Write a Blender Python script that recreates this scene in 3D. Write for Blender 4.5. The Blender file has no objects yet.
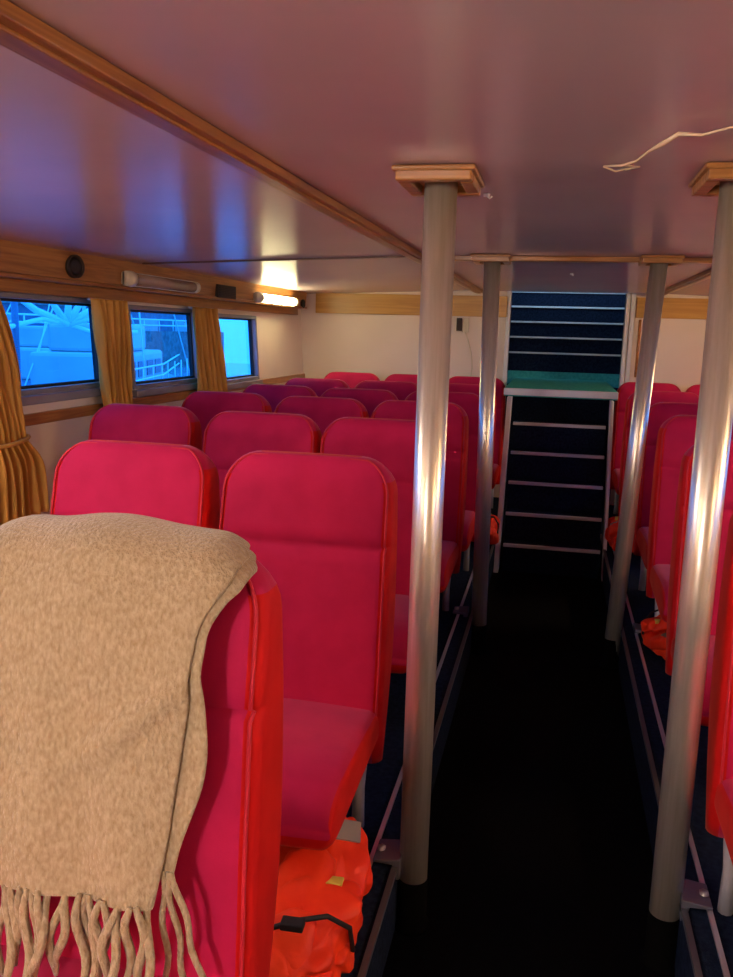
import bpy, bmesh, math, random
from mathutils import Vector, Matrix, noise
random.seed(7)
C = bpy.context.scene.collection
PI = math.pi

# ------------------------------------------------------------------ materials
def mat(name, col, rough=.6, metal=0, sheen=0, sheen_tint=(1, 1, 1), emis=None, estr=0, coat=0, spec=.5):
    m = bpy.data.materials.new(name); m.use_nodes = True
    b = m.node_tree.nodes['Principled BSDF']
    b.inputs['Base Color'].default_value = (*col, 1)
    b.inputs['Roughness'].default_value = rough
    b.inputs['Metallic'].default_value = metal
    b.inputs['Sheen Weight'].default_value = sheen
    b.inputs['Sheen Tint'].default_value = (*sheen_tint, 1)
    b.inputs['Sheen Roughness'].default_value = .35
    b.inputs['Coat Weight'].default_value = coat
    b.inputs['Specular IOR Level'].default_value = spec
    if emis:
        b.inputs['Emission Color'].default_value = (*emis, 1)
        b.inputs['Emission Strength'].default_value = estr
    return m

def vary(m, c1, c2, scale=(1, 1, 1), nscale=5, detail=4, bump=0, bscale=None, distort=0, lo=.35, hi=.65, bdist=.01):
    nt = m.node_tree; N = nt.nodes; L = nt.links
    b = N['Principled BSDF']
    tc = N.new('ShaderNodeTexCoord'); mp = N.new('ShaderNodeMapping')
    mp.inputs['Scale'].default_value = scale
    L.new(tc.outputs['Object'], mp.inputs['Vector'])
    n = N.new('ShaderNodeTexNoise'); n.inputs['Scale'].default_value = nscale
    n.inputs['Detail'].default_value = detail; n.inputs['Distortion'].default_value = distort
    L.new(mp.outputs[0], n.inputs['Vector'])
    r = N.new('ShaderNodeValToRGB')
    r.color_ramp.elements[0].position = lo; r.color_ramp.elements[1].position = hi
    r.color_ramp.elements[0].color = (*c1, 1); r.color_ramp.elements[1].color = (*c2, 1)
    L.new(n.outputs['Fac'], r.inputs['Fac']); L.new(r.outputs['Color'], b.inputs['Base Color'])
    if bump:
        n2 = N.new('ShaderNodeTexNoise'); n2.inputs['Scale'].default_value = bscale or nscale * 4
        n2.inputs['Detail'].default_value = 4
        L.new(mp.outputs[0], n2.inputs['Vector'])
        bp = N.new('ShaderNodeBump'); bp.inputs['Strength'].default_value = bump
        bp.inputs['Distance'].default_value = bdist
        L.new(n2.outputs['Fac'], bp.inputs['Height']); L.new(bp.outputs[0], b.inputs['Normal'])
    return m

M = {}
M['velour'] = vary(mat('crimson_velour', (.5, .01, .06), .75, sheen=.55, sheen_tint=(1, .45, .6), spec=.2), (.50, .008, .068), (.55, .010, .078), nscale=14, bump=.25, bscale=350, bdist=.002)
M['side'] = vary(mat('red_seat_side', (.55, .004, .004), .7, sheen=.25, sheen_tint=(1, .3, .2), spec=.2), (.55, .004, .004), (.64, .007, .006), nscale=10, bump=.2, bscale=350, bdist=.002)  # seat upholstery drawn redder on sides and back
M['piping'] = mat('red_piping', (.58, .010, .03), .7, sheen=.3, sheen_tint=(1, .4, .4))
M['ceil'] = vary(mat('glossy_ceiling_paint', (.4, .27, .3), .24, coat=0, spec=.7), (.71, .56, .59), (.76, .60, .63), nscale=1.5, bump=.10, bscale=2.2, bdist=.02)
M['wood'] = vary(mat('varnished_oak', (.4, .18, .05), .3, spec=.6), (.26, .095, .022), (.44, .20, .055), scale=(14, .7, 14), nscale=2.5, distort=1.5, detail=6)
M['woodx'] = vary(mat('varnished_oak_crossgrain', (.4, .18, .05), .3, spec=.6), (.30, .12, .03), (.50, .24, .07), scale=(.7, 14, 14), nscale=2.5, distort=1.5, detail=6)
M['frieze'] = vary(mat('yellow_oak', (.6, .3, .05), .35), (.50, .25, .045), (.62, .34, .07), scale=(.6, 8, 12), nscale=2.5, distort=1, detail=6)
M['wall'] = vary(mat('cream_wall_panel', (.75, .62, .5), .45), (.80, .68, .56), (.85, .73, .61), nscale=2)
M['carpet'] = vary(mat('navy_carpet', (.01, .018, .04), .95, spec=.05), (.006, .011, .026), (.014, .024, .05), nscale=60, bump=.4, bscale=300)
M['aisle'] = vary(mat('black_rubber_floor', (.002, .002, .002), .9, spec=.05), (.0015, .0015, .002), (.003, .003, .004), nscale=30)
M['teal'] = vary(mat('green_carpet', (.02, .13, .11), .9, spec=.1), (.04, .36, .33), (.07, .46, .42), nscale=40, bump=.3, bscale=200)
M['steel'] = vary(mat('brushed_steel', (.7, .7, .7), .36, metal=.8), (.66, .64, .60), (.78, .76, .72), scale=(20, 20, 1), nscale=6)
M['pole'] = vary(mat('silver_pole', (.7, .7, .7), .3, metal=.72), (.76, .70, .56), (.86, .80, .68), scale=(20, 20, 1), nscale=6)
M['jointdark'] = mat('dark_joint_strip', (.10, .035, .02), .4)
M['clamp'] = mat('grey_clamp', (.20, .21, .26), .4, metal=.6)
M['strip'] = mat('aluminium_edge_strip', (.75, .75, .78), .35, metal=.7)
M['dullstrip'] = mat('dull_edge_strip', (.12, .12, .13), .5, metal=.5)
M['alu'] = vary(mat('grey_window_frame', (.25, .24, .26), .45, metal=.3), (.22, .21, .24), (.28, .27, .30), nscale=4)
M['white'] = mat('white_paint', (.75, .75, .74), .4)
M['cream_plastic'] = mat('cream_plastic', (.7, .62, .45), .4)
M['nosing'] = mat('pale_step_nosing', (.62, .68, .72), .45, metal=.2)
M['dark'] = mat('dark_grille', (.03, .018, .014), .6)
M['black'] = mat('black_webbing', (.01, .01, .012), .7)
M['legpale'] = mat('pale_grey_leg', (.55, .56, .6), .4, metal=.3)
M['legdark'] = mat('dark_grey_leg', (.03, .03, .035), .5, metal=.4)
M['wool'] = vary(mat('beige_wool', (.5, .36, .19), .95, sheen=.7, sheen_tint=(1, .93, .85), spec=.1), (.36, .265, .15), (.53, .43, .28), scale=(1, 1, .5), nscale=170, detail=6, bump=.9, bscale=170, bdist=.006, lo=.3, hi=.7)
M['curtain'] = vary(mat('gold_curtain', (.5, .25, .05), .8, sheen=.2, spec=.2), (.46, .21, .03), (.68, .36, .075), scale=(1, 1, .3), nscale=8, bump=.2, bscale=90, bdist=.003)
M['orange'] = vary(mat('orange_nylon', (.95, .05, .01), .5, spec=.3), (.90, .035, .008), (1, .065, .015), nscale=12, bump=.35, bscale=26, bdist=.01)
M['reflect'] = mat('grey_reflective_tape', (.38, .36, .33), .4, metal=.2)
M['yellow'] = mat('yellow_tag', (.8, .65, .1), .5)
M['lampoff'] = mat('unlit_diffuser', (.38, .26, .20), .18, spec=.8)
M['lamplit'] = mat('lit_diffuser', (1, 1, .8), .4, emis=(1, .90, .48), estr=20)
M['lampwarm'] = mat('lit_warm_diffuser', (1, .9, .7), .4, emis=(1, .66, .32), estr=70)
M['lampwhite'] = mat('fill_lamp_glass', (1, .95, .9), .4, emis=(1, .86, .80), estr=110)
M['lampcool'] = mat('lit_white_diffuser', (1, 1, 1), .4, emis=(1, .88, .80), estr=40)
M['rubber'] = mat('black_rubber', (.002, .002, .002), .95, spec=.05)
M['strand'] = mat('clear_strand', (.8, .62, .4), .25, spec=.8)
M['boatwhite'] = vary(mat('white_gelcoat', (.8, .8, .8), .4), (.42, .44, .46), (.52, .53, .54), nscale=1)
M['boatblue'] = vary(mat('blue_hull', (.2, .25, .35), .4), (.05, .08, .16), (.12, .16, .24), nscale=2)
M['rope'] = mat('pale_rope', (.85, .9, .88), .6)
M['quay'] = vary(mat('quay_concrete', (.4, .4, .4), .8), (.10, .11, .12), (.22, .22, .22), nscale=3)
M['water'] = vary(mat('harbour_water', (.15, .2, .25), .15), (.20, .24, .30), (.38, .42, .45), scale=(1, .3, 1), nscale=1.5, bump=.4, bscale=5, bdist=.05)

def glass(name, tint):
    m = bpy.data.materials.new(name); m.use_nodes = True
    nt = m.node_tree; nt.nodes.clear()
    o = nt.nodes.new('ShaderNodeOutputMaterial'); t = nt.nodes.new('ShaderNodeBsdfTransparent')
    g = nt.nodes.new('ShaderNodeBsdfGlossy'); x = nt.nodes.new('ShaderNodeMixShader'); lw_ = nt.nodes.new('ShaderNodeLayerWeight'); lw_.inputs['Blend'].default_value = .5
    f = nt.nodes.new('ShaderNodeMath'); f.operation = 'POWER'; f.inputs[1].default_value = 5; nt.links.new(lw_.outputs['Facing'], f.inputs[0])
    t.inputs['Color'].default_value = (*tint, 1); g.inputs['Roughness'].default_value = .02
    nt.links.new(f.outputs[0], x.inputs[0]); nt.links.new(t.outputs[0], x.inputs[1]); nt.links.new(g.outputs[0], x.inputs[2])
    nt.links.new(x.outputs[0], o.inputs[0])
    return m
M['glass'] = glass('blue_tinted_glass', (.16, .56, .95))

# ------------------------------------------------------------------ mesh helpers
class MB:
    def __init__(s): s.v = []; s.f = []; s.mi = []; s.sm = []
    def add(s, vs, fs, mi=0, smooth=False):
        n = len(s.v); s.v += [tuple(p) for p in vs]
        for f in fs: s.f.append(tuple(i + n for i in f)); s.mi.append(mi); s.sm.append(smooth)
        return s
    def box(s, x0, x1, y0, y1, z0, z1, mi=0):
        v = [(x, y, z) for x in (x0, x1) for y in (y0, y1) for z in (z0, z1)]
        f = [(0, 1, 3, 2), (4, 6, 7, 5), (0, 4, 5, 1), (2, 3, 7, 6), (0, 2, 6, 4), (1, 5, 7, 3)]
        return s.add(v, f, mi)
    def prism(s, pts, axis, a, b, mi=0):
        """polygon pts in the two other axes, extruded on axis from a to b"""
        def P(p, t):
            return {'x': (t, p[0], p[1]), 'y': (p[0], t, p[1]), 'z': (p[0], p[1], t)}[axis]
        n = len(pts)
        v = [P(p, a) for p in pts] + [P(p, b) for p in pts]
        f = [tuple(range(n)), tuple(range(2 * n - 1, n - 1, -1))] + [(i, (i + 1) % n + 0, (i + 1) % n + n, i + n) for i in range(n)]
        return s.add(v, f, mi)
    def tube(s, pts, r, seg=10, mi=0, cap=True):
        pts = [Vector(p) for p in pts]; n = len(pts)
        rs = r if isinstance(r, (list, tuple)) else [r] * n
        vs = []; fs = []; up = None
        for i, p in enumerate(pts):
            d = (pts[min(i + 1, n - 1)] - pts[max(i - 1, 0)]).normalized()
            if up is None:
                up = Vector((0, 0, 1)) if abs(d.z) < .9 else Vector((1, 0, 0))
            a = d.cross(up).normalized(); b = a.cross(d).normalized(); up = b
            for k in range(seg):
                t = 2 * PI * k / seg
                vs.append(p + a * math.cos(t) * rs[i] + b * math.sin(t) * rs[i])
        for i in range(n - 1):
            for k in range(seg):
                k2 = (k + 1) % seg
                fs.append((i * seg + k, i * seg + k2, (i + 1) * seg + k2, (i + 1) * seg + k))
        if cap: fs.append(tuple(range(seg))[::-1]); fs.append(tuple((n - 1) * seg + k for k in range(seg)))
        return s.add(vs, fs, mi, True)
    def loft(s, rings, mi=None, cap=True):
        """rings: lists of equal length; mi: function(ring index k) -> slot"""
        n = len(rings[0]); vs = [p for r in rings for p in r]
        base = len(s.v); s.v += [tuple(p) for p in vs]
        for i in range(len(rings) - 1):
            for k in range(n):
                k2 = (k + 1) % n
                s.f.append((base + i * n + k, base + i * n + k2, base + (i + 1) * n + k2, base + (i + 1) * n + k))
                s.mi.append(mi(k, i) if mi else 0); s.sm.append(True)
        if cap:
            s.f.append(tuple(base + k for k in range(n))[::-1]); s.mi.append(mi(-1, 0) if mi else 0); s.sm.append(False)
            s.f.append(tuple(base + (len(rings) - 1) * n + k for k in range(n))); s.mi.append(mi(-2, 0) if mi else 0); s.sm.append(True)
        return s
    def grid(s, P, nu, nv, mi=0):
        vs = [P(i / (nu - 1), j / (nv - 1)) for i in range(nu) for j in range(nv)]
        fs = [(i * nv + j, (i + 1) * nv + j, (i + 1) * nv + j + 1, i * nv + j + 1) for i in range(nu - 1) for j in range(nv - 1)]
        return s.add(vs, fs, mi, True)
    def build(s, name, mats, parent=None, bevel=0, subsurf=0, solid=0, warp=None):
        me = bpy.data.meshes.new(name)
        v = [warp(*p) for p in s.v] if warp else s.v
        me.from_pydata(v, [], s.f)
        for m in (mats if isinstance(mats, (list, tuple)) else [mats]): me.materials.append(m)
        for p, a, b in zip(me.polygons, s.mi, s.sm): p.material_index = a; p.use_smooth = b
        bm = bmesh.new(); bm.from_mesh(me); bmesh.ops.recalc_face_normals(bm, faces=bm.faces[:]); bm.to_mesh(me); bm.free()
        me.update()
        o = bpy.data.objects.new(name, me); C.objects.link(o)
        if parent: o.parent = parent
        if solid:
            md = o.modifiers.new('t', 'SOLIDIFY'); md.thickness = solid; md.offset = 0
        if bevel:
            md = o.modifiers.new('b', 'BEVEL'); md.width = bevel; md.segments = 2; md.limit_method = 'ANGLE'; md.angle_limit = .7
        if subsurf:
            md = o.modifiers.new('s', 'SUBSURF'); md.levels = subsurf; md.render_levels = subsurf
        return o

def thing(name, label, cat, loc=(0, 0, 0), group=None, rz=0):
    o = bpy.data.objects.new(name, None); C.objects.link(o)
    o.location = loc; o.rotation_euler = (0, 0, rz); o.empty_display_size = .1
    return tag(o, label, cat, group)
def tag(o, label, cat, group=None):
    o['label'] = label; o['category'] = cat
    if group: o['group'] = group
    return o
def struct(o, label=None):
    o['kind'] = 'structure'
    if label: o['label'] = label
    return o
def dup(root, loc, label, group=None, rz=None):
    r = root.copy(); C.objects.link(r); r.location = loc; r['label'] = label
    if group: r['group'] = group
    if rz is not None: r.rotation_euler = (0, 0, rz)
    for ch in list(root.children):
        c = ch.copy(); C.objects.link(c); c.parent = r
        for g in list(ch.children):
            d = g.copy(); C.objects.link(d); d.parent = c
    return r
def lerp(tbl, t):
    if t <= tbl[0][0]: return tbl[0][1]
    for (a, x), (b, y) in zip(tbl, tbl[1:]):
        if t <= b:
            u = (t - a) / (b - a); u = u * u * (3 - 2 * u) if False else u
            return x + (y - x) * u
    return tbl[-1][1]
def n3(x, y, z): return noise.noise(Vector((x, y, z)))

# ------------------------------------------------------------------ dimensions
ZC = 1.985; ZP = .20; XL, XR = -.33, .405; YB = 7.5; YF = -1.6
def lw(x, y, z): return (-2.25 - (z - 1.5) * .06 + x, y, z)       # flared hull side, x = inwards
def rw(x, y, z): return (2.35 + (z - 1.5) * .06 - x, y, z)

# ------------------------------------------------------------------ floor, platforms
struct(MB().box(XL - .0, XR, YF, YB + .0, -.05, 0).build('floor', M['aisle']), 'black aisle floor sunk between the seating platforms')
MB_ = MB().box(-2.35, XL, YF, YB, -.05, ZP - .004)
struct(MB_.build('seating_platform', M['carpet']), 'navy carpeted platform under the left block of seats')
struct(MB().box(XR, 2.45, YF, YB, -.05, ZP - .004).build('seating_platform', M['carpet']), 'navy carpeted platform under the right block of seats')
tn = 0
def trim(mb, m, label=None, **k):
    global tn; tn += 1
    return struct(mb.build('trim_%d' % tn, m, **k), label)
trim(MB().box(XL - .079, XL - .066, YF, 6.4, ZP - .003, ZP + .004), M['strip'], 'bright metal strip along the left platform')
trim(MB().box(XR + .060, XR + .073, YF, 6.4, ZP - .003, ZP + .004), M['strip'], 'bright metal strip along the right platform')
trim(MB().box(XL - .012, XL + .003, YF, 6.3, ZP - .012, ZP + .003), M['dullstrip'], 'dull edging on the left platform')
trim(MB().box(XR - .003, XR + .012, YF, 6.3, ZP - .012, ZP + .003), M['dullstrip'], 'dull edging on the right platform')

# ------------------------------------------------------------------ ceiling (flat centre, outer panels fall away)
def ceil_z(x):
    if x < -.70: return ZC - (-.70 - x) * .035
    if x > .80: return ZC - (x - .80) * .035
    return ZC
cb = MB()
xs = [-2.5, -.70, .80, 2.6]
for a, b in zip(xs, xs[1:]):
    cb.add([(a, YF, ceil_z(a)), (b, YF, ceil_z(b)), (b, YB + .1, ceil_z(b)), (a, YB + .1, ceil_z(a)),
            (a, YF, 2.12), (b, YF, 2.12), (b, YB + .1, 2.12), (a, YB + .1, 2.12)],
           [(0, 1, 2, 3), (7, 6, 5, 4), (0, 3, 7, 4), (1, 5, 6, 2), (0, 4, 5, 1), (3, 2, 6, 7)])
struct(cb.build('ceiling', M['ceil']), 'glossy mauve ceiling')
for x, lab in ((-.678, 'left lengthwise wooden ceiling batten'), (.79, 'right lengthwise wooden ceiling batten')):
    trim(MB().box(x - .036, x + .036, YF, YB - .03, ZC - .022, ZC - .001).box(x - .018, x + .018, YF, YB - .03, ZC - .028, ZC - .02), M['wood'], lab, bevel=.003)
trim(MB().box(-.655, .755, 4.17, 4.23, ZC - .024, ZC - .001), M['woodx'], 'crosswise wooden ceiling batten', bevel=.003)
trim(MB().add([(-2.12, 4.18, ceil_z(-2.12) - .008), (-.73, 4.18, ceil_z(-.73) - .008), (-.73, 4.21, ceil_z(-.73) - .008), (-2.12, 4.21, ceil_z(-2.12) - .008),
               (-2.12, 4.18, ceil_z(-2.12) + .002), (-.73, 4.18, ceil_z(-.73) + .002), (-.73, 4.21, ceil_z(-.73) + .002), (-2.12, 4.21, ceil_z(-2.12) + .002)],
              [(0, 3, 2, 1), (4, 5, 6, 7), (0, 1, 5, 4), (2, 3, 7, 6), (1, 2, 6, 5), (0, 4, 7, 3)]), M['jointdark'], 'thin joint strip across the left ceiling panel')
trim(MB().add([(.83, 4.18, ceil_z(.83) - .008), (2.2, 4.18, ceil_z(2.2) - .008), (2.2, 4.21, ceil_z(2.2) - .008), (.83, 4.21, ceil_z(.83) - .008),
               (.83, 4.18, ceil_z(.83) + .002), (2.2, 4.18, ceil_z(2.2) + .002), (2.2, 4.21, ceil_z(2.2) + .002), (.83, 4.21, ceil_z(.83) + .002)],
              [(0, 3, 2, 1), (4, 5, 6, 7), (0, 1, 5, 4), (2, 3, 7, 6), (1, 2, 6, 5), (0, 4, 7, 3)]), M['jointdark'], 'thin joint strip across the right ceiling panel')

# ------------------------------------------------------------------ side walls with windows
wins = [(-.35, .47, 1.34, 1.71), (.81, 1.63, 1.34, 1.71), (1.97, 2.79, 1.33, 1.71), (3.13, 3.99, 1.31, 1.735), (4.27, 5.16, 1.275, 1.72), (5.42, 6.28, 1.235, 1.705)]
def side_wall(warp, name, side):
    w = MB(); T = -.06
    ys = [YF] + [v for a in wins for v in a[:2]] + [YB]
    for i in range(0, len(ys), 2): w.box(T, 0, ys[i], ys[i + 1], 0, 2.1)
    for a, b, z0, z1 in wins: w.box(T, 0, a, b, 0, z0); w.box(T, 0, a, b, z1, 2.1)
    struct(w.build(name, M['wall'], warp=warp), 'cream %s wall with a row of windows' % side)
side_wall(lw, 'wall_left', 'left'); side_wall(rw, 'wall_right', 'right')
wn = 0
def window(warp, a, b, z0, z1, lab):
    global wn; wn += 1
    e = bpy.data.objects.new('window_%d' % wn, None); C.objects.link(e); struct(e, lab)
    p = warp(0, (a + b) / 2, z0); e.location = p
    def wp(x, y, z):
        q = warp(x, y, z); return (q[0] - p[0], q[1] - p[1], q[2] - p[2])
    f = .020
    MB().box(-.05, .012, a - .004, a + f, z0 - .004, z1 + .004).box(-.05, .012, b - f, b + .004, z0 - .004, z1 + .004) \
        .box(-.05, .012, a + f, b - f, z0 - .004, z0 + f).box(-.05, .012, a + f, b - f, z1 - f, z1 + .004).build('window_frame', M['alu'], e, bevel=.003, warp=wp)
    g = .012
    MB().box(-.046, -.02, a + f, a + f + g, z0 + f, z1 - f).box(-.046, -.02, b - f - g, b - f, z0 + f, z1 - f) \
        .box(-.046, -.02, a + f + g, b - f - g, z0 + f, z0 + f + g).box(-.046, -.02, a + f + g, b - f - g, z1 - f - g, z1 - f).build('rubber_seal', M['black'], e, warp=wp)
    MB().box(-.036, -.031, a + f, b - f, z0 + f, z1 - f).build('window_pane', M['glass'], e, warp=wp)
    MB().box(0, .035, a - .02, b + .02, z0 - .045, z0 - .006).build('window_sill', M['alu'], e, bevel=.004, warp=wp)
for i, w in enumerate(wins):
    window(lw, *w, 'grey framed window %s in the left wall' % ['behind the viewpoint', 'beside the viewpoint', 'nearest the front seat', 'nearest the viewer', 'in the middle of the three in view', 'nearest the back wall'][i])
for i, w in enumerate(wins): window(rw, *w, 'grey framed window in the right wall')

for warp, s in ((lw, 'left'), (rw, 'right')):
    trim(MB().prism([(0, 1.225), (.022, 1.225), (.022, 1.175), (0, 1.175)], 'y', YF, YB - .02), M['wood'], 'wooden rail under the %s windows' % s, warp=warp, bevel=.003)
    trim(MB().box(0, .03, YF, 7.32, 1.74, 1.795), M['wood'], 'wooden pelmet plank over the %s windows' % s, warp=warp, bevel=.003)
    # fascia : protruding coved board between pelmet and ceiling
    zt = 1.93
    trim(MB().prism([(0, zt + .02), (.12, zt + .01), (.10, 1.815), (.115, 1.808), (.115, 1.795), (0, 1.795)], 'y', YF, 7.32), M['wood'], 'wooden fascia carrying the lamps on the %s side' % s, warp=warp)

def fascia_x(z): return lw(.115, 0, z)[0]

# ------------------------------------------------------------------ back wall, stair opening, frieze
OX0, OX1 = -.40, .54
bw = MB().box(-2.4, OX0, YB, YB + .06, 0, 2.1).box(OX1, 2.5, YB, YB + .06, 0, 2.1).box(OX0, OX1, YB, YB + .06, 2.0, 2.1)
struct(bw.build('wall_back', M['wall']), 'cream back wall pierced by the stair opening')
struct(MB().box(-2.5, 2.6, YF - .06, YF, 0, 2.1).build('wall_front', M['wall']), 'cream wall behind the viewpoint')
bwl = MB().box(OX0, OX1, YB, YB + .06, 0, 1.16)
struct(bwl.build('landing_light_block', M['carpet']), 'added dark panel under the stair landing, blocking outside light')  # added to stop sky light leaking in below the landing
trim(MB().box(-2.12, OX0 - .02, YB - .03, YB, 1.765, ZC - .045), M['frieze'], 'yellow wooden frieze left of the stairs', bevel=.003)
trim(MB().box(OX1 + .085, 2.2, YB - .03, YB, 1.785, ZC - .035), M['frieze'], 'yellow wooden frieze right of the stairs', bevel=.003)
trim(MB().box(OX0 - .035, OX0, YB - .03, YB + .05, 1.15, 1.99), M['white'], 'white post on the left of the stair opening', bevel=.004)
trim(MB().box(OX1, OX1 + .03, YB - .03, YB + .05, 1.15, 1.99).box(OX1 + .04, OX1 + .075, YB - .035, YB, 1.15, 1.99), M['white'], 'white double post on the right of the stair opening', bevel=.004)
trim(MB().box(OX0, OX1, YB - .03, YB + .05, 1.985, 2.0), M['nosing'], 'pale head strip of the stair opening')

# stairs: lower steep flight, landing, upper flight
st = thing('stairway', 'steep navy staircase with pale nosings at the end of the aisle', 'stairs', (0, 5.75, 0))
Y0 = 5.75
def sx(y): return (-.275, .385)
low = [(5.79, .20), (5.90, .40), (6.03, .60), (6.14, .80), (6.24, 1.0)]
carp = MB()
ys = [p[0] for p in low] + [6.34]
for i, (y, z) in enumerate(low):
    carp.box(-.27, .38, y - Y0 + .012, ys[i + 1] - Y0 + .05, z - .2, z - .004)
carp.build('risers', M['carpet'], st)
for y, z in low:
    MB().box(-.27, .38, y - Y0 - .006, y - Y0 + .02, z - .022, z).build('nosing', M['nosing'], st, bevel=.003)
LZ = 1.235
MB().box(-.355, .455, 6.34 - Y0, 6.38 - Y0, LZ - .05, LZ).build('landing_edge', M['nosing'], st, bevel=.004)
MB().box(-.355, .455, 6.38 - Y0, 8.02 - Y0, LZ - .06, LZ - .003).build('landing', M['teal'], st)
MB().box(-.515, .675, 8.02 - Y0, 8.05 - Y0, LZ - .06, LZ + .06).build('kick_board', M['teal'], st)
for s, x0, x1 in ((0, -.345, -.272), (1, .382, .445)):
    MB().prism([(5.74 - Y0, 0), (5.86 - Y0, 0), (6.42 - Y0, LZ - .06), (6.26 - Y0, LZ - .06)], 'x', x0 + .02, x1 - .02).build('stringer', M['white'], st, bevel=.004)
up = [(8.06, 1.47), (8.13, 1.61), (8.20, 1.75), (8.27, 1.89), (8.34, 2.03)]
uc = MB()
for i, (y, z) in enumerate(up):
    uc.box(-.515, .675, y - Y0 + .012, 8.45 - Y0, (LZ if i == 0 else up[i - 1][1]) - .004, z - .004)
uc.build('upper_risers', M['carpet'], st)
for y, z in up:
    MB().box(-.515, .675, y - Y0 - .004, y - Y0 + .016, z - .016, z).build('nosing', M['nosing'], st, bevel=.002)
struct(MB().box(-.56, -.52, YB + .06, 8.5, 0, 2.9).build('wall_stair_left', M['carpet']), 'dark left side of the stairwell')
struct(MB().box(.68, .72, YB + .06, 8.5, 0, 2.9).build('wall_stair_right', M['carpet']), 'dark right side of the stairwell')
struct(MB().box(-.56, .72, 8.46, 8.5, 0, 2.9).build('wall_stair_back', M['carpet']), 'dark back of the stairwell')

struct(MB().box(-.56, .72, YB + .06, 7.9, 2.12, 2.16).box(-.56, .72, 8.25, 8.5, 2.9, 2.94).build('stair_light_cover', M['carpet']), 'added dark cover, out of view, cutting daylight in the stairwell')  # unseen cover added to dim the sky light on the stairs
# handrail and cable on the back wall
hr = thing('handrail', 'slim wooden grab rail upright on the back wall right of the stairs', 'handrail', (.66, YB, 1.3))
MB().tube([(0, -.05, 0), (0, -.05, .47)], .012).build('rail', M['wood'], hr)
for z in (.02, .45): MB().tube([(0, -.05, z), (0, -.002, z)], .008).build('bracket', M['strip'], hr)
sw = thing('wall_socket', 'small dark wall socket pair on the back wall left of the stairs', 'socket', (-.80, YB, 1.70))
MB().box(-.055, -.01, -.025, -.002, -.06, .05).build('dark_socket', M['dark'], sw, bevel=.004)
MB().box(.005, .05, -.025, -.002, -.07, .05).build('pale_socket', M['cream_plastic'], sw, bevel=.004)
cbm = MB().tube([(-.78 + .05 * math.sin(i / 11 * 3) + .004 * i, YB - .012, 1.64 - .045 * i) for i in range(12)], .005, 6)
tag(cbm.build('hanging_cable', M['cream_plastic']), 'thin pale cable hanging down the back wall from the socket', 'cable')

# ------------------------------------------------------------------ steel poles
def pole(xt, y, label, xb=0, capy=(-.14, .10), first=None):
    t = thing('steel_pole', label, 'pole', (xt, y, 0), 'steel poles beside the aisle')
    MB().tube([(xb, 0, 0), (xb, 0, .012), (xb, 0, .014), (xb, 0, .15)], [.05, .05, .041, .041], 24).build('foot_sleeve', M['rubber'], t)
    MB().tube([(xb, 0, .012), (0, 0, ZC - .001)], .039, 32).build('tube', M['pole'], t)
    y0, y1 = capy
    cap = MB()
    for a in ((-.085, .085, y0, y0 + .035), (-.085, .085, y1 - .035, y1), (-.085, -.055, y0 + .035, y1 - .035), (.055, .085, y0 + .045, y1 - .045)):
        cap.box(a[0], a[1], a[2], a[3], ZC - .034, ZC - .001)
    cap.box(-.093, .093, y0 - .008, y1 + .008, ZC - .014, ZC - .002)
    cap.build('wooden_collar', M['woodx'], t, bevel=.004)
    s = -1 if xt < 0 else 1
    MB().prism([(s * .03, ZP - .035), (s * .03, ZP + .025), (s * .055, ZP + .022), (s * .105, ZP + .016), (s * .105, ZP + .008), (s * .05, ZP + .006), (s * .045, ZP - .035)], 'y', -.05, .05).build('clamp_plate', M['clamp'], t, bevel=.003)
    MB().tube([(s * .09, 0, ZP + .01), (s * .09, 0, ZP + .026)], .012, 6).build('bolt', M['steel'], t)
pole(-.290, 2.09, 'near left steel pole rising from the aisle edge beside the second row')
pole(-.325, 4.22, 'far left steel pole, the slim one just left of the stairs', .03, capy=(-.13, .08))
pole(.372, 2.11, 'near right steel pole at the right edge, widest of the right side')
pole(.435, 4.20, 'far right steel pole, the slim one just right of the stairs', -.072, capy=(-.13, .08))

# ------------------------------------------------------------------ seats
def rring(cx, cy, w, t, r, n=6, z=0, fr=None):
    """rounded rectangle in XY, counter-clockwise from the right front corner; fr = pillow of the front"""
    pts = []
    r = min(r, w / 2 - .001, t / 2 - .001)
    for (sx_, sy_, a0) in ((1, -1, -PI / 2), (1, 1, 0), (-1, 1, PI / 2), (-1, -1, PI)):
        for i in range(n):
            a = a0 + (PI / 2) * i / (n - 1)
            pts.append([cx + sx_ * (w / 2 - r) + r * math.cos(a), cy + sy_ * (t / 2 - r) + r * math.sin(a), z])
        # straight run
        if (sx_, sy_) == (1, 1):
            for i in range(1, 6): pts.append([cx + (w / 2 - r) * (1 - i / 3), cy + t / 2 + .006 * math.cos((i / 3 - 1) * PI / 2), z])
        if (sx_, sy_) == (-1, -1):
            for i in range(1, 6): pts.append([cx - (w / 2 - r) * (1 - i / 3), cy - t / 2 - .008 * math.cos((i / 3 - 1) * PI / 2), z])
        if (sx_, sy_) == (1, -1):
            for i in range(1, 3): pts.append([cx + w / 2, cy - (t / 2 - r) * (1 - i * 2 / 3), z])
        if (sx_, sy_) == (-1, 1):
            for i in range(1, 3): pts.append([cx - w / 2, cy + (t / 2 - r) * (1 - i * 2 / 3), z])
    return pts

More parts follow.
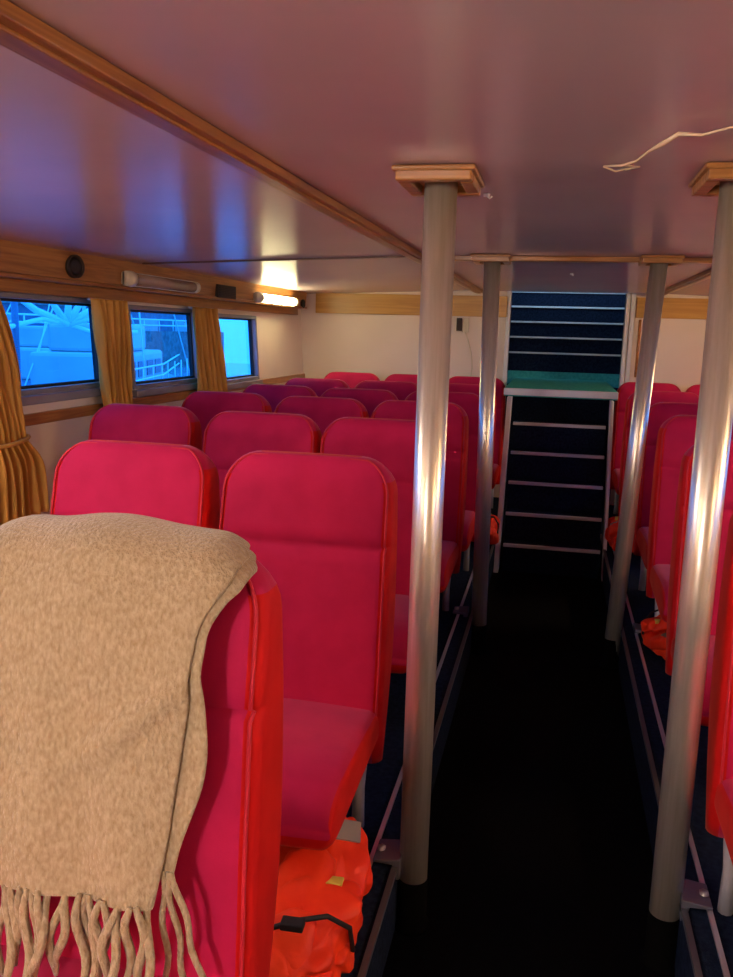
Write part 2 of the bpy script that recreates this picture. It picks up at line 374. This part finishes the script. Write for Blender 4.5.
front_tbl = [(.20, .03), (.36, .0), (.6, .012), (.8, .035), (.84, .042), (.98, .075), (1.07, .105)]
back_tbl = [(.20, .10), (.33, .14), (.5, .178), (.65, .19), (.85, .195), (1.0, .19), (1.07, .175)]
def make_seat():
    t = thing('passenger_seat', 'x', 'seat')
    W = .50; ZT = 1.07
    rings = []; zs = [.20, .24, .30, .36, .42, .5, .6, .7, .78, .82, .83, .84, .88, .93]
    R = .10
    zs += [ZT - R + R * math.sin(a * PI / 2 / 8) for a in range(0, 9)]
    front_edge = []
    for z in zs:
        k = max(0, (z - (ZT - R)) / R)
        w = W - 2 * R * (1 - math.sqrt(max(0, 1 - k * k)))
        w += .012 * math.sin((z - .2) / .87 * PI)
        f = lerp(front_tbl, z); b = lerp(back_tbl, z)
        if z == .83: f += .018
        th = b - f
        if k > 0:
            q = math.sqrt(max(.0, 1 - k ** 3)); th2 = max(.022, th * (.25 + .75 * q)); f, b = f + (th - th2) * .55, f + (th - th2) * .55 + th2; th = th2
        rings.append([tuple(p[:2]) + (z,) for p in rring(0, (f + b) / 2, max(w, .08), th, .035 if z < .95 else min(.035, th / 2.2))])
    n = len(rings[0])
    def mi(k, i):
        if k < 0: return 1
        x, y, z = rings[i][k]; x2, y2, _ = rings[i][(k + 1) % n]
        cy = sum(p[1] for p in rings[i]) / n
        w = max(p[0] for p in rings[i])
        if (y + y2) / 2 < cy and abs((x + x2) / 2) < w - .02: return 0
        if z > 1.0: return 0
        return 1
    # slot 0 velour front, slot 1 red side / back
    br = MB().loft(rings, mi).build('backrest', [M['velour'], M['side']], t)
    # piping along the front rim of the backrest
    pl = []
    for i, z in enumerate(zs[3:]):
        w = max(p[0] for p in rings[i + 3]); y = min(p[1] for p in rings[i + 3])
        pl.append((w - .014, y + .010, z))
    pip = pl[:-2] + [(-x, y, z) for x, y, z in reversed(pl[:-2])]
    MB().tube(pip, .0035, 6).build('piping', M['piping'], br)
    # cushion: loft along -Y
    rings = []
    cs = [(.10, .37, .265), (.05, .37, .265), (0, .378, .26), (-.1, .385, .255), (-.2, .39, .25), (-.3, .395, .245), (-.4, .395, .24), (-.45, .385, .24), (-.475, .368, .247), (-.488, .34, .262), (-.492, .31, .285)]
    for y, zt, zb in cs:
        s = 1 if y > -.44 else 1 - (-.44 - y) * .35
        rr = rring(0, 0, .49 * s, zt - zb, .035)
        rings.append([(p[0], y, (zt + zb) / 2 - p[1]) for p in rr])
    n2 = len(rings[0])
    def mi2(k, i):
        if k < 0: return 0 if k == -2 else 1
        x, y, z = rings[i][k]; x2, _, z2 = rings[i][(k + 1) % n2]
        zc = (max(p[2] for p in rings[i]) + min(p[2] for p in rings[i])) / 2
        if (z + z2) / 2 > zc and abs((x + x2) / 2) < .235: return 0
        return 1
    MB().loft(rings, mi2).build('cushion', [M['velour'], M['side']], t)
    MB().box(-.20, .20, -.38, .03, .222, .245).build('seat_frame', M['legdark'], t, bevel=.004)
    for s in (-1, 1):
        MB().tube([(s * .195, .085, .30), (s * .195, .06, .24), (s * .19, .03, .12), (s * .19, .03, 0)], [.012, .016, .017, .019], 10).build('leg', M['legpale'], t)
    MB().tube([(-.08, -.28, .225), (-.08, -.28, 0)], .018, 10).build('leg', M['legdark'], t)
    return t

proto = make_seat()
def xy(xc, ytop): return (xc, ytop - .12, ZP)
L = 'left block'
G = 'red passenger seats'
seats = [
 (-.665, 1.24, 'nearest red seat with the beige wool blanket draped over its backrest'),
 (-.665, 2.30, 'crimson aisle seat directly behind the blanket seat, beside the near left pole'),
 (-1.215, 2.32, 'crimson seat left of the one behind the blanket, nearest the near curtain'),
 (-.665, 3.36, 'left block aisle seat in the third row, half hidden by the near left pole'),
 (-1.185, 3.38, 'dark crimson middle seat of the third row in the left block'),
 (-1.760, 3.46, 'third row window seat under the nearest window'),
 (-.665, 4.33, 'left block aisle seat in the fourth row behind the near left pole'),
 (-1.190, 4.32, 'fourth row middle seat of the left block'),
 (-1.745, 4.38, 'fourth row window seat under the middle window'),
 (-.640, 5.12, 'left block aisle seat in the fifth row, just beyond the far left pole'),
 (-1.160, 5.08, 'fifth row middle seat of the left block'),
 (-1.685, 5.12, 'fifth row window seat by the last curtain'),
 (-.640, 6.02, 'left block aisle seat in the sixth row, one row before the back wall row'),
 (-1.160, 6.00, 'sixth row middle seat of the left block'),
 (-1.680, 5.97, 'sixth row window seat under the lit lamp'),
 (-.635, 7.08, 'back row aisle seat left of the stairs, against the back wall'),
 (-1.155, 7.08, 'dark red middle seat of the left back row against the back wall'),
 (-1.675, 7.05, 'dark red corner seat of the left back row, farthest left'),
 (.700, 2.17, 'red seat at the right edge of the photo, beyond the near right pole'),
 (.725, 3.22, 'dark red right block aisle seat between the two right poles'),
 (.750, 4.20, 'right block aisle seat in the row just past the far right pole'),
 (.760, 5.02, 'right block aisle seat two rows past the far right pole'),
 (.745, 6.08, 'right block aisle seat one row before the back wall row'),
 (.755, 7.20, 'back row aisle seat right of the stairs, against the back wall'),
 (1.265, 6.10, 'right block second seat from the aisle, one row before the back wall'),
 (1.275, 7.20, 'back row seat second from the aisle, right of the stairs'),
]
for i, (x, y, lab) in enumerate(seats):
    if i == 0:
        proto.location = xy(x, y); proto['label'] = lab; proto['group'] = G
    else: dup(proto, xy(x, y), lab, G, rz=math.radians(random.uniform(-.3, .3)))

# ------------------------------------------------------------------ wool blanket over the nearest seat
bx = thing('wool_blanket', 'beige fringed wool blanket draped over the nearest seat backrest', 'blanket', (-.67, 1.2, 1.3))
BO = Vector((-.67, 1.2, 1.3))
path = [(1.062, .755), (1.075, .88), (1.092, 1.0), (1.108, 1.1), (1.125, 1.19), (1.145, 1.235), (1.168, 1.264), (1.20, 1.278), (1.24, 1.281), (1.275, 1.272), (1.303, 1.24), (1.318, 1.18), (1.322, 1.10), (1.322, 1.0), (1.32, .92)]
def pathpt(s):
    s *= len(path) - 1; i = min(int(s), len(path) - 2); u = s - i
    p = [Vector(path[max(0, min(len(path) - 1, i + k))]) for k in (-1, 0, 1, 2)]
    return .5 * ((2 * p[1]) + (-p[0] + p[2]) * u + (2 * p[0] - 5 * p[1] + 4 * p[2] - p[3]) * u * u + (-p[0] + 3 * p[1] - 3 * p[2] + p[3]) * u ** 3)
def edge_x(z, front):
    if not front: return lerp([(.9, -.54), (1.2, -.51), (1.262, -.49), (1.285, -.45)], z)
    return lerp([(.74, -.538), (.86, -.518), (1.0, -.502), (1.08, -.494), (1.13, -.496), (1.18, -.488), (1.225, -.468), (1.26, -.452), (1.29, -.446)], z)
def blanket_pt(layer, u, s):
    y, z = pathpt(s)
    d0 = pathpt(min(1, s + .01)) - pathpt(max(0, s - .01)); nrm = Vector((-d0.y, d0.x)).normalized()   # outward in (y,z)
    if nrm.dot(Vector((y - 1.23, z - 1.0))) < 0: nrm = -nrm
    front = s < .56
    xr = edge_x(z, front); xl = -.925
    if layer == 1: xr += (.028 * max(0, min(1, (1.24 - z) / .10)) if front else 0) + .012 * math.sin(z * 21); xl += .01
    x = xl + (xr - xl) * u
    w = .014 * n3(x * 7, z * 2.2, 3 + layer) + .006 * math.sin(x * 38 + z * 5 + 2 * n3(x * 3, z * 3, 9)) * max(0, min(1, (1.25 - z) * 3))
    # diagonal fold
    dl = (z - 1.02) - (x + .60) * .75
    w += .020 * math.exp(-(dl / .018) ** 2) * math.exp(-((x + .56) / .11) ** 2)
    off = .006 + w + (.012 if layer == 0 else -.008)
    if layer == 0 and u > .93: off -= (u - .93) * .10
    off = max(off, -.002 if layer else .007)
    # sag of silhouette at the left, bump toward the right
    zt = .008 * math.exp(-((x + .70) / .16) ** 2) if z > 1.25 else 0
    cr = max(0, min(.097, x + .520)); cl = max(0, min(.095, -.815 - x)); drop = .20 - math.sqrt(.01 - cr * cr) - math.sqrt(.01 - cl * cl); zt -= drop * max(0, min(1, (z - 1.10) / .14)) * .9
    return Vector((x, y + nrm.x * off, z + nrm.y * off + zt)) - BO
MB().grid(lambda u, s: blanket_pt(0, u, s), 60, 90).build('top_layer', M['wool'], bx, solid=.009, subsurf=1)
MB().grid(lambda u, s: blanket_pt(1, u, .03 + .94 * s), 40, 60).build('folded_under_layer', M['wool'], bx, solid=.008, subsurf=1)
nt_ = 30
for i in range(nt_):
    u = .012 + .976 * i / (nt_ - 1)
    p = blanket_pt(0, u, .004)
    pts = []; ln = random.uniform(.135, .175); ph = random.uniform(0, 6); lean = random.uniform(-.03, .02)
    for k in range(11):
        q = k / 10
        pts.append((p.x + lean * q + .007 * math.sin(ph + q * 7), p.y - .002 + .006 * math.sin(ph * 2 + q * 5) - .012 * q * (i % 3), p.z + .008 - ln * q))
    MB().tube(pts, [.004, .0058, .0068, .0072, .0072, .0072, .0074, .0072, .007, .006, .0035], 8).build('tassel', M['wool'], bx)
for i in range(3):       # tassels of the folded layer, at the right
    p = blanket_pt(1, .955 + i * .02, .034)
    pts = [(p.x + .004 * math.sin(k + i * 2) + .0022 * k * i, p.y - .004 + .001 * k, p.z + .006 - .019 * k) for k in range(11)]
    MB().tube(pts, .0052, 8).build('tassel', M['wool'], bx)

# ------------------------------------------------------------------ curtains
def curtain(label, group, prof, zs_, folds, seed, xoff=.075, amp=.034, tie=None):
    """prof(t)->(y_left,y_right) with t 0 top..1 bottom"""
    t = thing('curtain', label, 'curtain', (0, 0, 0), group)
    z1, z0 = zs_
    def P(u, v):
        z = z1 + (z0 - z1) * v
        a, b = prof(v)
        y = a + (b - a) * (u + .015 * math.sin(u * 40 + v * 3 + seed))
        am = amp * (.7 + .5 * n3(u * 3, v * 2, seed))
        x = xoff + am * math.sin(u * folds * 2 * PI + .6 * math.sin(v * 4 + seed)) + .01 * n3(u * 9, v * 5, seed)
        if tie is not None: x += -.3 * am * math.exp(-((v - tie) / .06) ** 2) + .03 * max(0, v - tie)
        return lw(x, y, z)
    MB().grid(P, 90, 34).build('cloth', M['curtain'], t, solid=.004)
    if tie is not None:
        a, b = prof(tie); z = z1 + (z0 - z1) * tie
        ring = [lw(xoff + (amp + .02) * math.sin(k / 20 * 2 * PI), (a + b) / 2 + (b - a) / 2 * 1.06 * math.cos(k / 20 * 2 * PI), z + .012 * math.cos(k / 20 * 2 * PI)) for k in range(21)]
        MB().tube(ring, .008, 6).build('tieback', M['curtain'], t)
    MB().tube([lw(xoff - .02, prof(0)[0] - .01, z1 - .003), lw(xoff - .02, prof(0)[1] + .01, z1 - .003)], .006, 8).build('rod', M['strip'], t)
curtain('gold curtain nearest the viewer, tied back and flaring at its hem', 'gold window curtains',
        lambda v: (2.72 + .20 * max(0, min(1, v / .62)) - .12 * max(0, v - .62), 3.06 + .10 * math.sin(min(1, v / .4) * PI / 2) + .0 * v + (.09 * math.sin(min(1, (v - .65) / .15) * PI / 2) if v > .65 else 0)),
        (1.738, .815), 7, 1.3, tie=.65)
curtain('gold curtain hanging between the nearest and the middle window', 'gold window curtains',
        lambda v: (3.80 + .05 * v, 4.13 - .04 * v), (1.738, 1.02), 6, 4.1)
curtain('gold curtain hanging between the middle and the farthest window', 'gold window curtains',
        lambda v: (4.96 + .02 * v, 5.34 + .10 * v), (1.736, 1.02), 6, 7.7)

# ------------------------------------------------------------------ fascia fittings
def fit_frame(y, z, sgn):
    x = (lw if sgn < 0 else rw)(.115, y, z)[0]
    return (x, y, z)
def lamp(y0, y1, z, m, label, sgn=-1):
    w = lw if sgn < 0 else rw
    p = w(.112, (y0 + y1) / 2, z); t = thing('tube_lamp', label, 'lamp', p, 'tube lamps on the fascia')
    s = -sgn; h = (y1 - y0) / 2
    MB().box(min(0, s * .012), max(0, s * .012), -h, h, -.035, .035).build('backplate', M['white'], t, bevel=.003)
    ring = lambda y, r: [(s * (.012 + max(0, r * math.sin(a))), y, r * 1.0 * math.cos(a)) for a in [PI * k / 12 for k in range(13)]]
    MB().loft([ring(-h + .05, .031), ring(h - .03, .031)]).build('diffuser', m, t)
    MB().tube([(s * .02, -h + .0, 0), (s * .02, -h + .055, 0)], [.038, .04], 16).build('end_cap', M['cream_plastic'], t)
    MB().tube([(s * .02, h - .032, 0), (s * .02, h, 0)], .034, 16).build('end_cap', M['cream_plastic'], t)
    return t
lamp(4.04, 4.90, 1.848, M['lampoff'], 'unlit tube lamp on the fascia over the nearest windows')
lamp(5.98, 6.92, 1.838, M['lamplit'], 'glowing tube lamp on the fascia over the farthest window')
lamp(1.0, 1.9, 1.872, M['lampcool'], 'added tube lamp, out of view on the left fascia beside the viewpoint')  # lit out of view to lift the left ceiling and wall
for y, m_, l_ in ((-.6, 'lampwarm', 'glowing tube lamp on the right fascia behind the viewpoint'), (1.4, 'lampwarm', 'glowing tube lamp on the right fascia beside the viewpoint'), (3.4, 'lampoff', 'unlit tube lamp in the middle of the right fascia'), (5.6, 'lampwarm', 'glowing tube lamp on the right fascia near the back wall')): lamp(y, y + .9, 1.865, M[m_], l_, 1)
lamp(-.9, .1, 1.872, M['lampwarm'], 'added warm tube lamp on the left fascia, unseen behind the viewpoint')  # unseen warm lamp added to brighten the left block of seats

def disc(y, z, r, label, name='round_speaker', rx=1.0):
    p = lw(.112, y, z); t = thing(name, label, 'speaker', p)
    n = 28
    ring = lambda x, q: [(x, q * rx * math.cos(2 * PI * k / n), q * math.sin(2 * PI * k / n)) for k in range(n)]
    MB().loft([ring(-.008, r), ring(.010, r), ring(.012, r * .88), ring(.004, r * .86)], cap=True).build('rim', M['dark'], t)
    MB().loft([ring(.003, r * .84), ring(.009, r * .5), ring(.011, .004)]).build('grille', M['black'], t)
disc(3.60, 1.872, .052, 'dark round speaker in the fascia above the nearest window', rx=1.35)
disc(7.20, 1.835, .036, 'small dark round speaker at the far end of the fascia', rx=1.2)
p = lw(.112, 5.43, 1.848); vt = thing('air_vent', 'dark rectangular air vent in the fascia between the two lamps', 'vent', p)
MB().box(-.01, .012, -.16, .16, -.042, .042).build('vent_frame', M['dark'], vt, bevel=.003)
vm = MB()
for k in range(7): vm.box(.010, .017, -.145, .145, -.034 + k * .0105, -.030 + k * .0105)
vm.build('louvres', M['black'], vt)

for x, lab in ((-.9, 'added round fill lamp, out of view behind the viewpoint'),):
    t = thing('fill_lamp', lab, 'lamp', (x, YF, 1.55))  # unseen lamp added to light the blanket and poles from the front
    rg = lambda y, q: [(q * math.cos(2 * PI * k / 24), y, q * math.sin(2 * PI * k / 24)) for k in range(24)]
    MB().loft([rg(0, .16), rg(.03, .16), rg(.03, .14)]).build('base', M['white'], t)
    MB().loft([rg(.03, .14), rg(.07, .12), rg(.095, .08), rg(.105, .01)]).build('opal_glass', M['lampwhite'], t)
# loose strand and fixings on the ceiling
pp = [(.07, 1.87, -.006), (.105, 1.83, -.012), (.125, 1.76, -.018), (.14, 1.68, -.016), (.155, 1.60, -.020), (.175, 1.565, -.012), (.21, 1.55, -.018), (.25, 1.535, -.010), (.31, 1.53, -.012), (.42, 1.52, -.006)]
tag(MB().tube([(x, y, ZC + z) for x, y, z in [(a * 1.056, b * 1.056, c) for a, b, c in pp]], [.002, .003, .0025, .003, .005, .004, .0025, .002, .002, .001], 6)
    .tube([(.074, 1.975, ZC - .006), (.10, 2.0, ZC - .012), (.13, 1.99, ZC - .007), (.118, 1.955, ZC - .016), (.148, 1.985, ZC - .006), (.111, 1.93, ZC - .012)], .0022, 6)
    .build('loose_strand', M['strand']), 'loose pale strand of tape hanging from the ceiling near the right pole', 'strand')
for x, y, lab in ((-.205, 2.36, 'small pale hook on the ceiling right of the near left pole'), (.06, 5.3, 'small pale hook on the ceiling in front of the stair opening')):
    h = MB().tube([(x, y, ZC), (x, y, ZC - .008)], .009, 12).tube([(x, y, ZC - .006), (x + .008, y, ZC - .013), (x + .014, y, ZC - .007)], .0025, 6)
    tag(h.build('ceiling_hook', M['strip']), lab, 'hook')

# ------------------------------------------------------------------ life vests
def pillow(mb, c, half, rot, seed, e=.55, wr=.18, mi=0):
    Rm = rot.to_matrix() if hasattr(rot, 'to_matrix') else rot
    nu, nv = 72, 44
    def f(v): return math.copysign(abs(v) ** e, v)
    rings = []
    for j in range(nv + 1):
        ph = -PI / 2 + PI * j / nv
        ring = []
        for i in range(nu):
            th = 2 * PI * i / nu
            d = Vector((f(math.cos(th)) * f(math.cos(ph)) * half[0], f(math.sin(th)) * f(math.cos(ph)) * half[1], f(math.sin(ph)) * half[2]))
            k = 1 + wr * n3(d.x * 14 + seed, d.y * 14, d.z * 14) + .25 * wr * n3(d.x * 34, d.y * 34 + seed, d.z * 34) - .55 * wr * (1 - min(1, 5 * abs(n3(d.x * 9 + 3, d.y * 5 + seed, d.z * 9)))) ** 2 
            d *= k
            ring.append(Vector(c) + Rm @ d)
        rings.append(ring)
    mb.loft(rings, (lambda k, i: mi) if mi else None)
    return mb
from mathutils import Euler
def vest(loc, label, rz=0, sc=1.0, sz=1.0):
    t = thing('life_vest', label, 'life vest', loc, 'orange life vests stowed under the seats', rz); t.scale = (1, 1, sz)
    E = lambda a, b, c: Euler((math.radians(a), math.radians(b), math.radians(c)))
    S = sc
    pillow(MB(), (0, .05 * S, .045 * S), (.125 * S, .24 * S, .045 * S), E(0, 4, 8), 1).build('lower_panel', M['orange'], t)
    up_ = pillow(MB(), (.02 * S, -.06 * S, .115 * S), (.115 * S, .15 * S, .042 * S), E(16, 14, -14), 5, wr=.26).build('folded_panel', M['orange'], t)
    pillow(MB(), (.055 * S, .17 * S, .11 * S), (.085 * S, .13 * S, .038 * S), E(24, 16, 22), 9, wr=.22).build('collar', M['orange'], t)
    Rm = E(24, 16, 22).to_matrix(); c = Vector((.055, .17, .11)) * S
    MB().add([c + Rm @ (Vector(q) * S) for q in [(-.06, .03, .043), (.05, .03, .043), (.06, .095, .036), (-.06, .095, .036), (-.06, .03, .036), (.05, .03, .036), (.06, .095, .028), (-.06, .095, .028)]],
             [(0, 1, 2, 3), (7, 6, 5, 4), (0, 4, 5, 1), (1, 5, 6, 2), (2, 6, 7, 3), (3, 7, 4, 0)]).build('reflective_tape', M['reflect'], t, bevel=.002)
    pillow(MB(), (-.03 * S, -.16 * S, .10 * S), (.10 * S, .07 * S, .028 * S), E(38, -10, 18), 13, wr=.3).build('side_flap', M['orange'], t)
    MB().tube([Vector(q) * S for q in [(-.10, -.14, .10), (-.04, -.17, .155), (.03, -.15, .175), (.09, -.11, .165), (.135, -.08, .12), (.14, -.06, .05)]], .006 * S, 6).build('strap', M['black'], t)
    MB().box(.0, .05 * S, -.175 * S, -.145 * S, .165 * S, .182 * S).build('buckle', M['black'], t, bevel=.003)
    MB().box(.06 * S, .10 * S, .0, .03 * S, .145 * S, .165 * S).build('tag', M['yellow'], t, bevel=.002)
    return t
vest((-.50, 1.70, ZP + .004), 'orange life vest with grey tape under the seat behind the blanket', rz=.05)
vest((-.44, 5.80, ZP + .004), 'orange life vest spilling from under a left block seat near the stairs', rz=.3, sc=.85, sz=1.35)
vest((.61, 3.98, ZP + .004), 'orange life vest under the right aisle seat between the right poles', rz=math.pi + .1, sc=.85)
vest((.565, 5.98, ZP + .004), 'orange life vest left of the far right pole near the stairs', rz=math.pi - .2, sc=.9, sz=1.35)

# ------------------------------------------------------------------ outside the windows
struct(MB().box(-60, -2.9, -25, 60, -1.2, -1.0).build('ground_water', M['water']), 'blue harbour water outside')
struct(MB().box(2.9, 60, -25, 60, -1.2, -1.0).build('ground_water', M['water']), 'blue harbour water outside')
q = MB().box(-30, -24, -20, 60, -1.1, 1.1).box(-24.4, -24, -20, 60, 1.1, 1.25)
tag(q.build('harbour_quay', M['quay']), 'blue-grey harbour quay far outside the left windows', 'quay')
wh = thing('warehouse', 'long low blue-grey warehouse standing on the quay', 'warehouse', (-27.2, 20, 1.101))
MB().box(-1.6, 1.6, -34, 38, 0, 1.35).build('wall', M['boatblue'], wh)
MB().prism([(-1.8, 1.35), (1.8, 1.35), (1.8, 1.42), (0, 1.75), (-1.8, 1.42)], 'y', -34.2, 38.2).build('roof', M['quay'], wh)
dm = MB()
for k in range(14): dm.box(1.6, 1.64, -30 + k * 5, -27.6 + k * 5, 0, .9)
dm.build('doors', M['boatwhite'], wh)
fr = thing('quay_railing', 'pale two-rail railing along the edge of the quay', 'railing', (-24.3, 20, 1.25))
q2 = MB()
for z in (.35, .7): q2.tube([(0, -38, z), (0, 38, z)], .05, 6)
for k in range(39): q2.tube([(0, -38 + k * 2, 0), (0, -38 + k * 2, .7)], .04, 6)
q2.build('rails', M['rope'], fr)
def boat(loc, rz, label):
    t = thing('moored_boat', label, 'boat', loc, None, rz)
    prof = []
    for k in range(13):
        s = k / 12; y = -5 + 10 * s; w = 1.5 * (1 - (2 * abs(s - .42) / 1.16) ** 3)
        prof.append([(-w * .6, y, -.2), (w * .6, y, -.2), (w, y, .9 + .25 * s), (w * .9, y, .95 + .25 * s), (-w * .9, y, .95 + .25 * s), (-w, y, .9 + .25 * s)])
    h = MB().loft(prof).build('hull', M['boatblue'], t)
    MB().box(-1.0, 1.0, -2.6, 1.4, 1.0, 1.9).box(-.8, .8, -2.0, .4, 1.9, 2.5).build('cabin', M['boatwhite'], t, bevel=.08)
    c = MB()
    for k in range(4): c.box(.99, 1.02, -2.3 + k * .9, -1.65 + k * .9, 1.35, 1.7)
    c.build('cabin_windows', M['boatblue'], t)
    r = MB()
    for z in (1.35, 1.6): r.tube([(1.25, -4.2, z), (1.3, 0, z), (.9, 4.2, z + .1)], .02, 6)
    for k in range(9): r.tube([(1.28 - .012 * k * (k > 4), -4.1 + k, 1.0), (1.28 - .012 * k * (k > 4), -4.1 + k, 1.6)], .018, 6)
    r.build('railing', M['rope'], t)
    MB().tube([(0, 1.8, 1), (0, 1.8, 8)], .07, 8).build('mast', M['rope'], t)
    for a in ((1.2, -4), (1.2, -1.5), (1.2, 4.3), (-1, -3)):
        MB().tube([(0, 1.8, 7.6), (a[0], a[1], 1.1)], .018, 6).build('rigging', M['rope'], t)
    return t
b0 = boat((-10.5, 18.9, -.9), .25, 'blue and white boat moored outside the nearest window')
dup(b0, (-15, 24.0, -1.0), 'blue and white boat moored outside the farther windows', rz=.1)
dup(b0, (-11.0, 1.0, -1.0), 'blue and white boat moored outside, beside the viewpoint', rz=-.1)
# davit with radiating lines close outside the first window
dv = thing('rope_bundle', 'pale ropes fanning out from a ring outside the nearest window', 'ropes', (-4.6, 7.5, .99))
MB().tube([(.0, -.8, -2.0), (0, -.82, 1.6)], .03, 8).build('post', M['boatblue'], dv)
for k, (a, b) in enumerate(((-1.0, .32), (-.5, .45), (-.12, .6), (.25, .62), (.7, .5), (1.3, .38))):
    MB().tube([(0, .0, .62), (.03 * k, a * .5, .62 + b * .35), (0, a, .62 + b)], [.035, .03, .022], 6).build('rope', M['rope'], dv)
MB().tube([(0, -1.1, .55), (0, -.4, .66), (0, 0, .62), (0, .6, .52), (0, 1.4, .55)], .022, 6).build('rope', M['rope'], dv)

# ------------------------------------------------------------------ world
w = bpy.data.worlds.new('World'); bpy.context.scene.world = w; w.use_nodes = True
nt = w.node_tree; bg = nt.nodes['Background']
tc = nt.nodes.new('ShaderNodeTexCoord'); sp = nt.nodes.new('ShaderNodeSeparateXYZ'); rp = nt.nodes.new('ShaderNodeValToRGB')
nz = nt.nodes.new('ShaderNodeTexNoise'); nz.inputs['Scale'].default_value = 3; nz.inputs['Detail'].default_value = 5
mx = nt.nodes.new('ShaderNodeMath'); mx.operation = 'MULTIPLY_ADD'; mx.inputs[1].default_value = .35
nt.links.new(tc.outputs['Generated'], sp.inputs[0]); nt.links.new(tc.outputs['Generated'], nz.inputs['Vector'])
nt.links.new(nz.outputs['Fac'], mx.inputs[0]); nt.links.new(sp.outputs['Z'], mx.inputs[2]); nt.links.new(mx.outputs[0], rp.inputs['Fac'])
e = rp.color_ramp.elements
e[0].position = .05; e[0].color = (.30, .58, 1, 1); e[1].position = .6; e[1].color = (.40, .68, 1.0, 1)
n_ = e.new(.25); n_.color = (.5, .72, 1, 1)
nt.links.new(rp.outputs[0], bg.inputs['Color']); bg.inputs['Strength'].default_value = 3.0

# ------------------------------------------------------------------ camera
vx = (0.97615679, 0.06495418, -0.20712042); vy = (0.21541636, -0.17244617, 0.96117538); vz = (0.02671523, -0.982875, -0.18232669)
right = Vector((vx[0], vy[0], vz[0])); down = Vector((vx[1], vy[1], vz[1])); fwd = Vector((vx[2], vy[2], vz[2]))
cd = bpy.data.cameras.new('camera'); co = bpy.data.objects.new('camera', cd); C.objects.link(co)
R = Matrix((right, -down, -fwd)).transposed().to_4x4()
co.matrix_world = Matrix.Translation((0, 0, 1.62)) @ R
cd.sensor_fit = 'VERTICAL'; cd.sensor_height = 24; cd.lens = 24 * 850 / 977; cd.clip_start = .02
s = bpy.context.scene; s.camera = co
s.view_settings.view_transform = 'Standard'; s.view_settings.look = 'None'; s.view_settings.exposure = .6; s.view_settings.gamma = 1
s.cycles.max_bounces = 8
